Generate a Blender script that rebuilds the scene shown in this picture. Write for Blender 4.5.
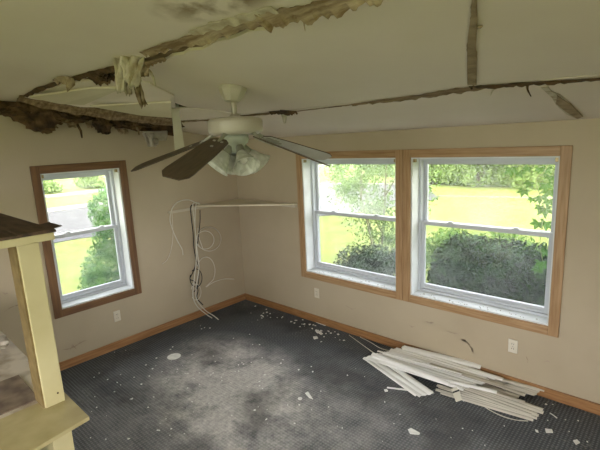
import bpy, bmesh, math, random
import numpy as np
from mathutils import Vector, Matrix, noise

for o in list(bpy.data.objects): bpy.data.objects.remove(o, do_unlink=True)
SC = bpy.context.scene
C = SC.collection
R = math.radians
random.seed(7)

# ------------------------------------------------------------------ camera
F_PX = 425.33
CAM = Vector((4.2999, -3.4601, 2.05))
cr = Vector((0.73623645, 0.67514867, -0.04615365))
cu = Vector((-0.09637249, 0.1721099, 0.98035224))
cf = Vector((-0.66982702, 0.71732311, -0.19177934))
cam_d = bpy.data.cameras.new('camera'); cam = bpy.data.objects.new('camera', cam_d); C.objects.link(cam)
cam_d.sensor_width = 36; cam_d.lens = F_PX / 600 * 36; cam_d.clip_start = .02; cam_d.clip_end = 500
cam.matrix_world = Matrix(((cr.x, cu.x, -cf.x, CAM.x), (cr.y, cu.y, -cf.y, CAM.y), (cr.z, cu.z, -cf.z, CAM.z), (0, 0, 0, 1)))
SC.camera = cam

# ------------------------------------------------------------------ world: bright overcast sky, soft sun
w = bpy.data.worlds.new('overcast_sky'); SC.world = w; w.use_nodes = True
bg = w.node_tree.nodes['Background']; bg.inputs[0].default_value = (1.0, .975, .955, 1); bg.inputs[1].default_value = 2.3
sun_d = bpy.data.lights.new('sun', 'SUN'); sun_d.energy = 1.0; sun_d.angle = R(12); sun_d.color = (1, .95, .84)
sun = bpy.data.objects.new('sun', sun_d); C.objects.link(sun)
sun.rotation_euler = Vector((-.35, .5, -1.0)).to_track_quat('-Z', 'Y').to_euler()   # high, from behind the house
SC.view_settings.view_transform = 'Standard'; SC.view_settings.look = 'None'
SC.view_settings.gamma = 1; SC.view_settings.use_curve_mapping = False
SC.view_settings.exposure = 1.68

# ------------------------------------------------------------------ pixel helpers (directions only; distance from a plane)
def ray(x, y): return cf + cr * ((x - 300) / F_PX) - cu * ((y - 225) / F_PX)
def on(x, y, ax, v):
    d = ray(x, y); return CAM + d * ((v - CAM[ax]) / d[ax])
ZT = 2.112; K = .16
def zc(y): return ZT - K * y                     # underside of the sloping ceiling
def on_ceil(x, y, dz=0.0):
    d = ray(x, y); n = Vector((0, K, 1)); return CAM + d * ((ZT + dz - CAM.dot(n)) / d.dot(n))

# ------------------------------------------------------------------ materials
MATS = {}
def mat(name, col, rough=.7, var=0.0, scale=8.0, col2=None, bump=0.0, bscale=None, detail=5, stretch=None, spec=.35, metal=0, lo=.35, hi=.65, trans=0):
    if name in MATS: return MATS[name]
    m = bpy.data.materials.new(name); m.use_nodes = True; MATS[name] = m
    nt = m.node_tree; b = nt.nodes['Principled BSDF']
    b.inputs['Roughness'].default_value = rough; b.inputs['Specular IOR Level'].default_value = spec; b.inputs['Metallic'].default_value = metal
    c4 = (*col, 1)
    if col2 is None and var: col2 = tuple(max(0, c * (1 - var)) for c in col)
    b.inputs['Base Color'].default_value = c4
    if col2 is not None or bump:
        tc = nt.nodes.new('ShaderNodeTexCoord'); mp = nt.nodes.new('ShaderNodeMapping'); nt.links.new(tc.outputs['Object'], mp.inputs[0])
        if stretch: mp.inputs['Scale'].default_value = stretch
        if col2 is not None:
            n = nt.nodes.new('ShaderNodeTexNoise'); n.inputs['Scale'].default_value = scale; n.inputs['Detail'].default_value = detail
            nt.links.new(mp.outputs[0], n.inputs[0])
            r = nt.nodes.new('ShaderNodeValToRGB'); r.color_ramp.elements[0].position = lo; r.color_ramp.elements[1].position = hi
            r.color_ramp.elements[0].color = (*col2, 1); r.color_ramp.elements[1].color = c4
            nt.links.new(n.outputs[0], r.inputs[0]); nt.links.new(r.outputs[0], b.inputs['Base Color'])
        if bump:
            n2 = nt.nodes.new('ShaderNodeTexNoise'); n2.inputs['Scale'].default_value = bscale or scale; n2.inputs['Detail'].default_value = 4
            nt.links.new(mp.outputs[0], n2.inputs[0])
            bp = nt.nodes.new('ShaderNodeBump'); bp.inputs['Strength'].default_value = bump; bp.inputs['Distance'].default_value = .01
            nt.links.new(n2.outputs[0], bp.inputs['Height']); nt.links.new(bp.outputs[0], b.inputs['Normal'])
    return m

def leaf_mat(name, col, col2, tl=.35):
    m = bpy.data.materials.new(name); m.use_nodes = True; MATS[name] = m
    nt = m.node_tree; b = nt.nodes['Principled BSDF']; out = nt.nodes['Material Output']
    b.inputs['Roughness'].default_value = .6; b.inputs['Specular IOR Level'].default_value = .2
    tc = nt.nodes.new('ShaderNodeTexCoord'); n = nt.nodes.new('ShaderNodeTexNoise'); n.inputs['Scale'].default_value = 6
    nt.links.new(tc.outputs['Object'], n.inputs[0])
    r = nt.nodes.new('ShaderNodeValToRGB'); r.color_ramp.elements[0].position = .38; r.color_ramp.elements[1].position = .62
    r.color_ramp.elements[0].color = (*col2, 1); r.color_ramp.elements[1].color = (*col, 1)
    nt.links.new(n.outputs[0], r.inputs[0]); nt.links.new(r.outputs[0], b.inputs['Base Color'])
    t = nt.nodes.new('ShaderNodeBsdfTranslucent'); nt.links.new(r.outputs[0], t.inputs[0])
    mx = nt.nodes.new('ShaderNodeMixShader'); mx.inputs[0].default_value = tl
    nt.links.new(b.outputs[0], mx.inputs[1]); nt.links.new(t.outputs[0], mx.inputs[2]); nt.links.new(mx.outputs[0], out.inputs[0])
    return m

def see_through(name, tint, dirt_col, dirt, gloss=.04, noise_amt=0.0, scale=3.0):
    m = bpy.data.materials.new(name); m.use_nodes = True; MATS[name] = m
    nt = m.node_tree; out = nt.nodes['Material Output']; nt.nodes.remove(nt.nodes['Principled BSDF'])
    t = nt.nodes.new('ShaderNodeBsdfTransparent'); t.inputs[0].default_value = (*tint, 1)
    d = nt.nodes.new('ShaderNodeBsdfTranslucent'); d.inputs[0].default_value = (*dirt_col, 1)
    mx = nt.nodes.new('ShaderNodeMixShader'); mx.inputs[0].default_value = dirt
    if noise_amt:
        tc = nt.nodes.new('ShaderNodeTexCoord'); n = nt.nodes.new('ShaderNodeTexNoise'); n.inputs['Scale'].default_value = scale; n.inputs['Detail'].default_value = 6
        nt.links.new(tc.outputs['Object'], n.inputs[0])
        mr = nt.nodes.new('ShaderNodeMapRange'); mr.inputs[1].default_value = .45; mr.inputs[2].default_value = .75
        mr.inputs[3].default_value = dirt; mr.inputs[4].default_value = dirt + noise_amt
        nt.links.new(n.outputs[0], mr.inputs[0]); nt.links.new(mr.outputs[0], mx.inputs[0])
    nt.links.new(t.outputs[0], mx.inputs[1]); nt.links.new(d.outputs[0], mx.inputs[2])
    g = nt.nodes.new('ShaderNodeBsdfGlossy'); g.inputs[1].default_value = .05
    m2 = nt.nodes.new('ShaderNodeMixShader'); m2.inputs[0].default_value = gloss
    nt.links.new(mx.outputs[0], m2.inputs[1]); nt.links.new(g.outputs[0], m2.inputs[2]); nt.links.new(m2.outputs[0], out.inputs[0])
    return m

M_wall = mat('beige_wall_paint', (.47, .40, .288), .75, scale=1.3, col2=(.425, .355, .25), bump=.05, bscale=60)
M_ceil = mat('dull_white_ceiling_paint', (.74, .665, .60), .8, scale=1.1, col2=(.68, .60, .535), bump=.06, bscale=40)
M_ceil2 = mat('shaded_ceiling_paint', (.62, .565, .44), .8, scale=2, col2=(.54, .485, .36))  # olive shading of the sagging sheets, put into the paint colour
M_oak = mat('oak_trim_upright', (.43, .275, .145), .45, scale=6, col2=(.30, .175, .08), stretch=(9, 9, .6), bump=.05, bscale=30, spec=.4)
M_oakx = mat('oak_trim_level', (.43, .275, .145), .45, scale=6, col2=(.30, .175, .08), stretch=(.6, 9, 9), bump=.05, bscale=30, spec=.4)
M_oakh = mat('oak_trim_flat', (.40, .215, .095), .45, scale=5, col2=(.27, .13, .05), stretch=(9, .6, 14), bump=.05, bscale=30, spec=.4)
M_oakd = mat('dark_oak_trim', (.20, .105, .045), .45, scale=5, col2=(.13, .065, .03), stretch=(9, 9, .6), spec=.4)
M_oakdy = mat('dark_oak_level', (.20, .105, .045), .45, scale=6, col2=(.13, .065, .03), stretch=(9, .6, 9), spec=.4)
M_vinyl = mat('white_vinyl', (.56, .59, .63), .4, scale=3, col2=(.50, .53, .57))
M_jamb = mat('white_jamb_paint', (.72, .75, .76), .55, scale=5, col2=(.62, .64, .64))
M_cream = mat('cream_paint', (.58, .52, .30), .45, scale=3, col2=(.50, .44, .235), spec=.4)
M_creamd = mat('worn_cream_paint', (.50, .435, .23), .5, scale=6, col2=(.38, .315, .15), spec=.4)
M_whitepl = mat('white_plastic', (.72, .72, .68), .45, scale=12, col2=(.58, .56, .5))
M_outlet = mat('outlet_plastic', (.66, .62, .52), .4)
M_black = mat('black_rubber', (.015, .015, .016), .5)
M_chip = mat('plaster_chip', (.88, .88, .86), .8, scale=20, col2=(.74, .74, .72))
M_paper = mat('torn_drywall_paper', (.43, .345, .24), .9, scale=9, col2=(.19, .125, .07), bump=.5, bscale=25, stretch=(.5, 4, 4))
M_split = mat('split_brown_facing', (.36, .28, .19), .9, scale=14, col2=(.22, .16, .10), bump=.4, bscale=40)
M_paperl = mat('pale_drywall_paper', (.55, .50, .40), .9, scale=14, col2=(.33, .265, .18), bump=.5, bscale=30, lo=.3, hi=.55)
M_rot = mat('rotted_wood', (.13, .075, .035), .95, scale=12, col2=(.03, .018, .01), bump=.8, bscale=30)
M_rotl = mat('weathered_wood', (.28, .20, .12), .9, scale=7, col2=(.12, .075, .04), bump=.4, bscale=30, stretch=(1, 6, 6))
M_insul = mat('sodden_insulation', (.17, .10, .05), 1, scale=9, col2=(.035, .02, .012), bump=1, bscale=40)
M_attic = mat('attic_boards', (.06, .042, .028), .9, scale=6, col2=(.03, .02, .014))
M_fan = mat('fan_cream_enamel', (.47, .435, .365), .3, scale=6, col2=(.43, .39, .325), spec=.5)
M_blade = mat('fan_blade_brown', (.10, .072, .042), .55, scale=8, col2=(.07, .05, .03), stretch=(1, 6, 1))
M_bladeu = mat('fan_blade_pale', (.50, .49, .45), .5, scale=6, col2=(.42, .41, .37))
M_iron = mat('fan_bracket_metal', (.33, .33, .27), .4, metal=.3)
M_brass = mat('tarnished_brass', (.35, .28, .15), .4, metal=.7)
M_slat = mat('white_blind_slat', (.92, .92, .91), .4, scale=5, col2=(.80, .79, .76), stretch=(.4, 6, 6))
M_slatd = mat('dusty_blind_slat', (.70, .67, .60), .6, scale=5, col2=(.45, .42, .36), stretch=(.4, 6, 6))
M_cw = mat('white_cable', (.64, .62, .54), .5)
M_cb = mat('beige_cable', (.68, .64, .55), .5)
M_plyt = mat('dirty_plywood_top', (.115, .07, .042), .7, scale=4, col2=(.045, .028, .018), stretch=(2, 9, 2), bump=.2)
M_plye = mat('grey_veneer', (.16, .14, .115), .8, scale=9, col2=(.09, .075, .06))
M_dust = mat('dirty_counter', (.60, .54, .45), .8, scale=6, col2=(.30, .235, .165), bump=.2, lo=.32, hi=.52)
M_tile = mat('brown_tile', (.27, .21, .15), .8, scale=11, col2=(.14, .10, .075))
M_tag = mat('tag_card', (.70, .67, .58), .7)
M_glass = see_through('window_glass', (.96, .98, .97), (.9, .95, .9), .012, .03, .05, 2.2)
M_glassd = see_through('dusty_window_glass', (.95, .97, .97), (.9, .95, .92), .05, .03, .10, 2.5)
M_screen = see_through('insect_screen', (.84, .85, .88), (.42, .46, .5), .012, .0)
M_lawn = mat('sunlit_lawn', (.20, .22, .048), .95, scale=3.5, col2=(.115, .155, .026), lo=.32, hi=.66, detail=10)
M_road = mat('grey_asphalt', (.078, .076, .085), .9, scale=2, col2=(.064, .063, .070))
M_walk = mat('pale_concrete', (.21, .205, .19), .9, scale=2, col2=(.17, .165, .155))
M_bark = mat('shrub_bark', (.20, .15, .10), .9, scale=10, col2=(.10, .07, .05))
L_pale = leaf_mat('pale_leaves', (.22, .34, .09), (.11, .21, .04))
L_bush = leaf_mat('bush_leaves', (.16, .31, .09), (.045, .15, .04))
L_hedge = leaf_mat('hedge_leaves', (.036, .09, .024), (.005, .017, .007), .12)
L_vine = leaf_mat('vine_leaves', (.065, .17, .025), (.035, .11, .014), .45)
L_far = leaf_mat('far_leaves', (.33, .43, .16), (.20, .31, .09))

# glass for the lamp shades: white marbled
def shade_mat():
    m = bpy.data.materials.new('marbled_glass'); m.use_nodes = True; nt = m.node_tree; b = nt.nodes['Principled BSDF']; out = nt.nodes['Material Output']
    tc = nt.nodes.new('ShaderNodeTexCoord'); n = nt.nodes.new('ShaderNodeTexNoise'); n.inputs['Scale'].default_value = 14; n.inputs['Detail'].default_value = 4; n.inputs['Distortion'].default_value = 1.5
    nt.links.new(tc.outputs['Object'], n.inputs[0]); r = nt.nodes.new('ShaderNodeValToRGB')
    r.color_ramp.elements[0].position = .35; r.color_ramp.elements[1].position = .65
    r.color_ramp.elements[0].color = (.62, .63, .55, 1); r.color_ramp.elements[1].color = (.88, .89, .82, 1)
    nt.links.new(n.outputs[0], r.inputs[0]); nt.links.new(r.outputs[0], b.inputs['Base Color']); b.inputs['Roughness'].default_value = .2
    t = nt.nodes.new('ShaderNodeBsdfTranslucent'); nt.links.new(r.outputs[0], t.inputs[0])
    mx = nt.nodes.new('ShaderNodeMixShader'); mx.inputs[0].default_value = .45
    nt.links.new(b.outputs[0], mx.inputs[1]); nt.links.new(t.outputs[0], mx.inputs[2]); nt.links.new(mx.outputs[0], out.inputs[0])
    return m
M_shade = shade_mat()

# carpet: dark blue-grey woven dots, with grey plaster dust trodden in and window light painted in
def carpet_mat():
    m = bpy.data.materials.new('patterned_carpet'); m.use_nodes = True; nt = m.node_tree; b = nt.nodes['Principled BSDF']; L = nt.links.new
    b.inputs['Roughness'].default_value = .95; b.inputs['Specular IOR Level'].default_value = .15
    N = nt.nodes.new
    tc = N('ShaderNodeTexCoord')
    mp = N('ShaderNodeMapping'); mp.inputs['Rotation'].default_value = (0, 0, R(45)); mp.inputs['Scale'].default_value = (1, 1, 1); L(tc.outputs['Object'], mp.inputs[0])
    sep = N('ShaderNodeSeparateXYZ'); L(mp.outputs[0], sep.inputs[0])
    def sinw(sock):
        mu = N('ShaderNodeMath'); mu.operation = 'MULTIPLY'; mu.inputs[1].default_value = 2 * math.pi / .034; L(sock, mu.inputs[0])
        s = N('ShaderNodeMath'); s.operation = 'SINE'; L(mu.outputs[0], s.inputs[0]); return s.outputs[0]
    mm = N('ShaderNodeMath'); mm.operation = 'MULTIPLY'; L(sinw(sep.outputs[0]), mm.inputs[0]); L(sinw(sep.outputs[1]), mm.inputs[1])
    r = N('ShaderNodeValToRGB'); r.color_ramp.elements[0].position = .0; r.color_ramp.elements[1].position = .55
    r.color_ramp.elements[0].color = (.075, .082, .092, 1); r.color_ramp.elements[1].color = (.165, .173, .188, 1)
    L(mm.outputs[0], r.inputs[0])
    # worn variation
    n1 = N('ShaderNodeTexNoise'); n1.inputs['Scale'].default_value = 2.2; n1.inputs['Detail'].default_value = 7; L(tc.outputs['Object'], n1.inputs[0])
    # dust patch with window light painted in: irregular blob, trodden middle of the room
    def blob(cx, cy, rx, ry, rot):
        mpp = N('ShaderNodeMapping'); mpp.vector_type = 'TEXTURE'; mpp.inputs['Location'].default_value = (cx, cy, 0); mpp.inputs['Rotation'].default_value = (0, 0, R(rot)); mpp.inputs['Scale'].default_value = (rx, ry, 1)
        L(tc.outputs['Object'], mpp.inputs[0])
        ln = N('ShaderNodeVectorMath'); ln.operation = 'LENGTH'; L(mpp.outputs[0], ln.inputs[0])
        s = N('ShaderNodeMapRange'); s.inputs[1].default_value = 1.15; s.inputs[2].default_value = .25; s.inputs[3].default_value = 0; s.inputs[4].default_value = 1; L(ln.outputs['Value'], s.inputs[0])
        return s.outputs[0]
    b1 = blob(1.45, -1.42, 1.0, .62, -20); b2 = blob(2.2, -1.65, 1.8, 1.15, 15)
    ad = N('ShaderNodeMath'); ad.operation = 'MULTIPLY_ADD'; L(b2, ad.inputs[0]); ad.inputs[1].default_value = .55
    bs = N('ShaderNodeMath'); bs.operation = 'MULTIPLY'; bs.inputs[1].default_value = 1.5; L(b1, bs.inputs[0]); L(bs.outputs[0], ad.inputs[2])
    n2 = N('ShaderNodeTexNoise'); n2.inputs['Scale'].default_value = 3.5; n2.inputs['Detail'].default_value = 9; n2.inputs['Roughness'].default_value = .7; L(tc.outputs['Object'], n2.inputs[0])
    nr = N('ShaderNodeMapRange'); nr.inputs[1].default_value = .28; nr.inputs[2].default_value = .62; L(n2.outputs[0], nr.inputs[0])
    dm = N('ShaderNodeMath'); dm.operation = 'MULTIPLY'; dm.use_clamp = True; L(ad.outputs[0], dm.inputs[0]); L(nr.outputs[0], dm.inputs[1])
    # fine scattered grit
    n3 = N('ShaderNodeTexNoise'); n3.inputs['Scale'].default_value = 45; n3.inputs['Detail'].default_value = 3; L(tc.outputs['Object'], n3.inputs[0])
    g = N('ShaderNodeMapRange'); g.inputs[1].default_value = .56; g.inputs[2].default_value = .72; g.inputs[4].default_value = .75; L(n3.outputs[0], g.inputs[0])
    gm = N('ShaderNodeMath'); gm.operation = 'MULTIPLY'; L(g.outputs[0], gm.inputs[0])
    w1 = N('ShaderNodeMapRange'); w1.inputs[1].default_value = .42; w1.inputs[2].default_value = .68; L(n1.outputs[0], w1.inputs[0]); L(w1.outputs[0], gm.inputs[1])
    mxw = N('ShaderNodeMix'); mxw.data_type = 'RGBA'; L(gm.outputs[0], mxw.inputs['Factor']); L(r.outputs[0], mxw.inputs['A']); mxw.inputs['B'].default_value = (.30, .29, .27, 1)
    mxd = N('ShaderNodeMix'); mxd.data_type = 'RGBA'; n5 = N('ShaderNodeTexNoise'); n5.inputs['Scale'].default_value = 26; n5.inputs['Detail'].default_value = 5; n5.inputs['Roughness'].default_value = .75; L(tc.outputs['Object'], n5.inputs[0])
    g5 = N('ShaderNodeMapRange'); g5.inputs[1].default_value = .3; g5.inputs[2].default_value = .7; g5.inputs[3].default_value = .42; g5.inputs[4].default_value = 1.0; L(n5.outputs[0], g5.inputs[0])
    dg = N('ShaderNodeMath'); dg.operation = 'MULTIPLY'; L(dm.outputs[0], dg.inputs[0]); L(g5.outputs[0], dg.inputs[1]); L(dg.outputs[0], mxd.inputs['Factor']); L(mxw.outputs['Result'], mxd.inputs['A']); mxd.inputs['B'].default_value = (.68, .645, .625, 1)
    # dark damp stains
    n4 = N('ShaderNodeTexNoise'); n4.inputs['Scale'].default_value = 1.6; n4.inputs['Detail'].default_value = 4; mp4 = N('ShaderNodeMapping'); mp4.inputs['Location'].default_value = (3.3, 1.7, 0); L(tc.outputs['Object'], mp4.inputs[0]); L(mp4.outputs[0], n4.inputs[0])
    s4 = N('ShaderNodeMapRange'); s4.inputs[1].default_value = .52; s4.inputs[2].default_value = .66; s4.inputs[4].default_value = .55; L(n4.outputs[0], s4.inputs[0])
    mxs = N('ShaderNodeMix'); mxs.data_type = 'RGBA'; L(s4.outputs[0], mxs.inputs['Factor']); L(mxd.outputs['Result'], mxs.inputs['A']); mxs.inputs['B'].default_value = (.045, .045, .048, 1)
    L(mxs.outputs['Result'], b.inputs['Base Color'])
    bp = N('ShaderNodeBump'); bp.inputs['Strength'].default_value = .5; bp.inputs['Distance'].default_value = .006; L(mm.outputs[0], bp.inputs['Height']); L(bp.outputs[0], b.inputs['Normal'])
    return m
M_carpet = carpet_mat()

# ceiling near panel with a brown water stain of its own shape
def stained_ceiling():
    m = M_ceil.copy(); m.name = 'water_stained_ceiling'; nt = m.node_tree; N = nt.nodes.new; L = nt.links.new; b = nt.nodes['Principled BSDF']
    old = b.inputs['Base Color'].links[0].from_socket
    tc = N('ShaderNodeTexCoord'); n = N('ShaderNodeTexNoise'); n.inputs['Scale'].default_value = 9; n.inputs['Detail'].default_value = 6; L(tc.outputs['Object'], n.inputs[0])
    p = on_ceil(205, 10)
    mp = N('ShaderNodeMapping'); mp.vector_type = 'TEXTURE'; mp.inputs['Location'].default_value = (p.x + .12, p.y - .03, 0); mp.inputs['Scale'].default_value = (.32, .13, 100); mp.inputs['Rotation'].default_value = (0, 0, R(5)); L(tc.outputs['Object'], mp.inputs[0])
    ln = N('ShaderNodeVectorMath'); ln.operation = 'LENGTH'; L(mp.outputs[0], ln.inputs[0])
    s = N('ShaderNodeMapRange'); s.inputs[1].default_value = 1.1; s.inputs[2].default_value = .5; L(ln.outputs['Value'], s.inputs[0])
    r = N('ShaderNodeMapRange'); r.inputs[1].default_value = .42; r.inputs[2].default_value = .6; L(n.outputs[0], r.inputs[0])
    mu = N('ShaderNodeMath'); mu.operation = 'MULTIPLY'; L(s.outputs[0], mu.inputs[0]); L(r.outputs[0], mu.inputs[1])
    mx = N('ShaderNodeMix'); mx.data_type = 'RGBA'; L(mu.outputs[0], mx.inputs['Factor']); L(old, mx.inputs['A']); mx.inputs['B'].default_value = (.27, .20, .13, 1)
    L(mx.outputs['Result'], b.inputs['Base Color']); return m
M_ceilst = stained_ceiling()

# ------------------------------------------------------------------ mesh helpers
def obj(name, bm, m, parent=None, smooth=False, bevel=0):
    me = bpy.data.meshes.new(name); bm.normal_update(); bm.to_mesh(me); bm.free()
    return objm(name, me, m, parent, smooth, bevel)
def objm(name, me, m, parent=None, smooth=False, bevel=0):
    o = bpy.data.objects.new(name, me); C.objects.link(o)
    for mm in (m if isinstance(m, (list, tuple)) else [m]): me.materials.append(mm)
    if smooth:
        for p in me.polygons: p.use_smooth = True
    if bevel:
        b = o.modifiers.new('bevel', 'BEVEL'); b.width = bevel; b.segments = 2; b.limit_method = 'ANGLE'; b.angle_limit = R(40)
    if parent is not None: o.parent = parent
    return o
def tag(o, label, cat, group=None):
    o['label'] = label; o['category'] = cat
    if group: o['group'] = group
    return o
def struct(o): o['kind'] = 'structure'; return o
def empty(name, loc=(0, 0, 0)):
    o = bpy.data.objects.new(name, None); o.location = loc; o.empty_display_size = .1; C.objects.link(o); return o
def local(o, parent):   # geometry given in world coordinates, parent an empty standing elsewhere
    o.parent = parent; o.matrix_parent_inverse = Matrix.Translation(-parent.location); return o
def box(bm, a, b, mtx=None):
    x0, y0, z0 = a; x1, y1, z1 = b
    vs = [bm.verts.new((x, y, z)) for x in (x0, x1) for y in (y0, y1) for z in (z0, z1)]
    if mtx:
        for v in vs: v.co = mtx @ v.co
    for f in ((0, 1, 3, 2), (4, 6, 7, 5), (0, 4, 5, 1), (2, 3, 7, 6), (0, 2, 6, 4), (1, 5, 7, 3)): bm.faces.new([vs[i] for i in f])
    return vs
def boxes(*lst):
    bm = bmesh.new()
    for a, b in lst: box(bm, a, b)
    bmesh.ops.recalc_face_normals(bm, faces=bm.faces[:]); return bm
def lathe(prof, n=32, mtx=None, cap=True):
    bm = bmesh.new(); rings = []
    for r, z in prof:
        rings.append([bm.verts.new((r * math.cos(2 * math.pi * i / n), r * math.sin(2 * math.pi * i / n), z)) for i in range(n)])
    for a, b in zip(rings, rings[1:]):
        for i in range(n): bm.faces.new((a[i], a[(i + 1) % n], b[(i + 1) % n], b[i]))
    if cap: bm.faces.new(rings[0]); bm.faces.new(rings[-1])
    if mtx: bm.transform(mtx)
    bmesh.ops.recalc_face_normals(bm, faces=bm.faces[:]); return bm
def smoothpath(pts, n=6):
    pts = [Vector(p) for p in pts]; out = []
    P = [pts[0] * 2 - pts[1]] + pts + [pts[-1] * 2 - pts[-2]]
    for i in range(1, len(P) - 2):
        for k in range(n):
            t = k / n; a, b, c, d = P[i - 1:i + 3]
            out.append(.5 * ((2 * b) + (c - a) * t + (2 * a - 5 * b + 4 * c - d) * t * t + (3 * b - a - 3 * c + d) * t ** 3))
    out.append(pts[-1]); return out
def tube(bm, pts, rad, n=6, cap=True):
    pts = [Vector(p) for p in pts]; rings = []
    for i, p in enumerate(pts):
        t = (pts[min(i + 1, len(pts) - 1)] - pts[max(i - 1, 0)]).normalized()
        a = Vector((0, 0, 1)) if abs(t.z) < .9 else Vector((1, 0, 0))
        u = t.cross(a).normalized(); v = t.cross(u)
        r = rad[i] if isinstance(rad, (list, tuple)) else rad
        rings.append([bm.verts.new(p + (u * math.cos(2 * math.pi * k / n) + v * math.sin(2 * math.pi * k / n)) * r) for k in range(n)])
    for a, b in zip(rings, rings[1:]):
        for k in range(n): bm.faces.new((a[k], a[(k + 1) % n], b[(k + 1) % n], b[k]))
    if cap: bm.faces.new(rings[0][::-1]); bm.faces.new(rings[-1])
    return bm
def prism(pts, dvec):
    bm = bmesh.new(); d = Vector(dvec)
    a = [bm.verts.new(p) for p in pts]; b = [bm.verts.new(Vector(p) + d) for p in pts]
    bm.faces.new(a); bm.faces.new(b[::-1]); n = len(a)
    for i in range(n): bm.faces.new((a[i], b[i], b[(i + 1) % n], a[(i + 1) % n]))
    bmesh.ops.recalc_face_normals(bm, faces=bm.faces[:]); return bm
def sheet(grid, th):
    """grid of points -> thin solid sheet"""
    bm = bmesh.new(); V = [[bm.verts.new(p) for p in row] for row in grid]
    for i in range(len(V) - 1):
        for j in range(len(V[0]) - 1): bm.faces.new((V[i][j], V[i + 1][j], V[i + 1][j + 1], V[i][j + 1]))
    bm.normal_update(); bmesh.ops.solidify(bm, geom=bm.faces[:], thickness=th); bmesh.ops.recalc_face_normals(bm, faces=bm.faces[:]); return bm
def lump(center, size, seed, sub=3, rough=.35, fr=3.0):
    bm = bmesh.new(); bmesh.ops.create_icosphere(bm, subdivisions=sub, radius=1); c = Vector(center)
    for v in bm.verts:
        p = v.co.copy(); q = p * fr + Vector((seed * 7.3, seed * 3.1, seed))
        k = 1 + rough * (noise.noise(q) * 1.2 + .6 * noise.noise(q * 2.7))
        v.co = c + Vector((p.x * size[0], p.y * size[1], p.z * size[2])) * k
    return bm
def jag(p0, p1, n, amp, seed, axis=1):
    rnd = random.Random(seed); out = []
    for i in range(n + 1):
        t = i / n; p = Vector(p0).lerp(Vector(p1), t)
        if 0 < i < n: p[axis] += rnd.uniform(-amp, amp)
        out.append(p)
    return out

# ================================================================== SETTING
XE, YB = 5.6, -5.6            # far extents of the room behind the camera
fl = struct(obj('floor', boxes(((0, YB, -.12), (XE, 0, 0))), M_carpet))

def wall_with_holes(name, axis, a0, a1, z0, ztop, holes, th0, th1, m, extra_cuts=()):
    """axis 'x': wall runs along x at y th0..th1; 'y': runs along y at x th0..th1; ztop(a)"""
    cuts = sorted(set([a0, a1] + [h[0] for h in holes] + [h[1] for h in holes] + list(extra_cuts)))
    bm = bmesh.new()
    def cell(u0, u1, lo0, lo1, hi0, hi1):
        P = []
        for u, lo, hi in ((u0, lo0, hi0), (u1, lo1, hi1)):
            for t in (th0, th1):
                for z in (lo, hi): P.append((u, t, z) if axis == 'x' else (t, u, z))
        vs = [bm.verts.new(p) for p in P]
        for f in ((0, 1, 3, 2), (4, 6, 7, 5), (0, 4, 5, 1), (2, 3, 7, 6), (0, 2, 6, 4), (1, 5, 7, 3)): bm.faces.new([vs[i] for i in f])
    for u0, u1 in zip(cuts, cuts[1:]):
        um = (u0 + u1) / 2; h = [q for q in holes if q[0] < um < q[1]]
        if h:
            cell(u0, u1, z0, z0, h[0][2], h[0][2]); cell(u0, u1, h[0][3], h[0][3], ztop(u0), ztop(u1))
        else: cell(u0, u1, z0, z0, ztop(u0), ztop(u1))
    bmesh.ops.recalc_face_normals(bm, faces=bm.faces[:])
    return struct(obj(name, bm, m))

TW = .072                      # casing width
WL = (-2.300, -1.433, .52, 1.948)             # left window, outside of casing (y0,y1,z0,z1)
WRA = (1.068, 2.3735, .52, 1.94); WRB = (2.3765, 3.672, .52, 1.94)
def hole(wd): return (wd[0] + TW, wd[1] - TW, wd[2] + TW, wd[3] - TW)
wl = wall_with_holes('wall_left', 'y', YB, 0.15, -.45, lambda y: zc(min(y, 0)) - (.07 if -2.6 < y < -.8 else -.10), [hole(WL)], -.22, 0, M_wall, (-2.62, -2.59, -.81, -.78))
wr = wall_with_holes('wall_right', 'x', 0, XE + .15, -.45, lambda x: ZT + .1, [hole(WRA), hole(WRB)], 0, .22, M_wall)
# unseen walls behind the camera; wide open holes added to let in fill daylight
wb = wall_with_holes('wall_back', 'x', -.16, XE + .15, -.45, lambda x: zc(YB) + .1, [(1.4, 5.0, .4, 2.5)], YB - .16, YB, M_wall)
we = wall_with_holes('wall_side', 'y', YB, 0, -.45, lambda y: zc(y) + .1, [(-4.6, -2.4, .5, 2.15)], XE, XE + .15, M_wall)

# ---- baseboards
bb = struct(obj('baseboard_left', boxes(((0, -2.9, 0), (.016, 0, .085))), M_oakh, bevel=.004))
bb2 = struct(obj('baseboard_right', boxes(((.016, -.016, 0), (XE, 0, .085))), mat('oak_base', (.36, .19, .08), .45, scale=5, col2=(.25, .12, .045), stretch=(1.2, 9, 20), spec=.4), bevel=.004))

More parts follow.
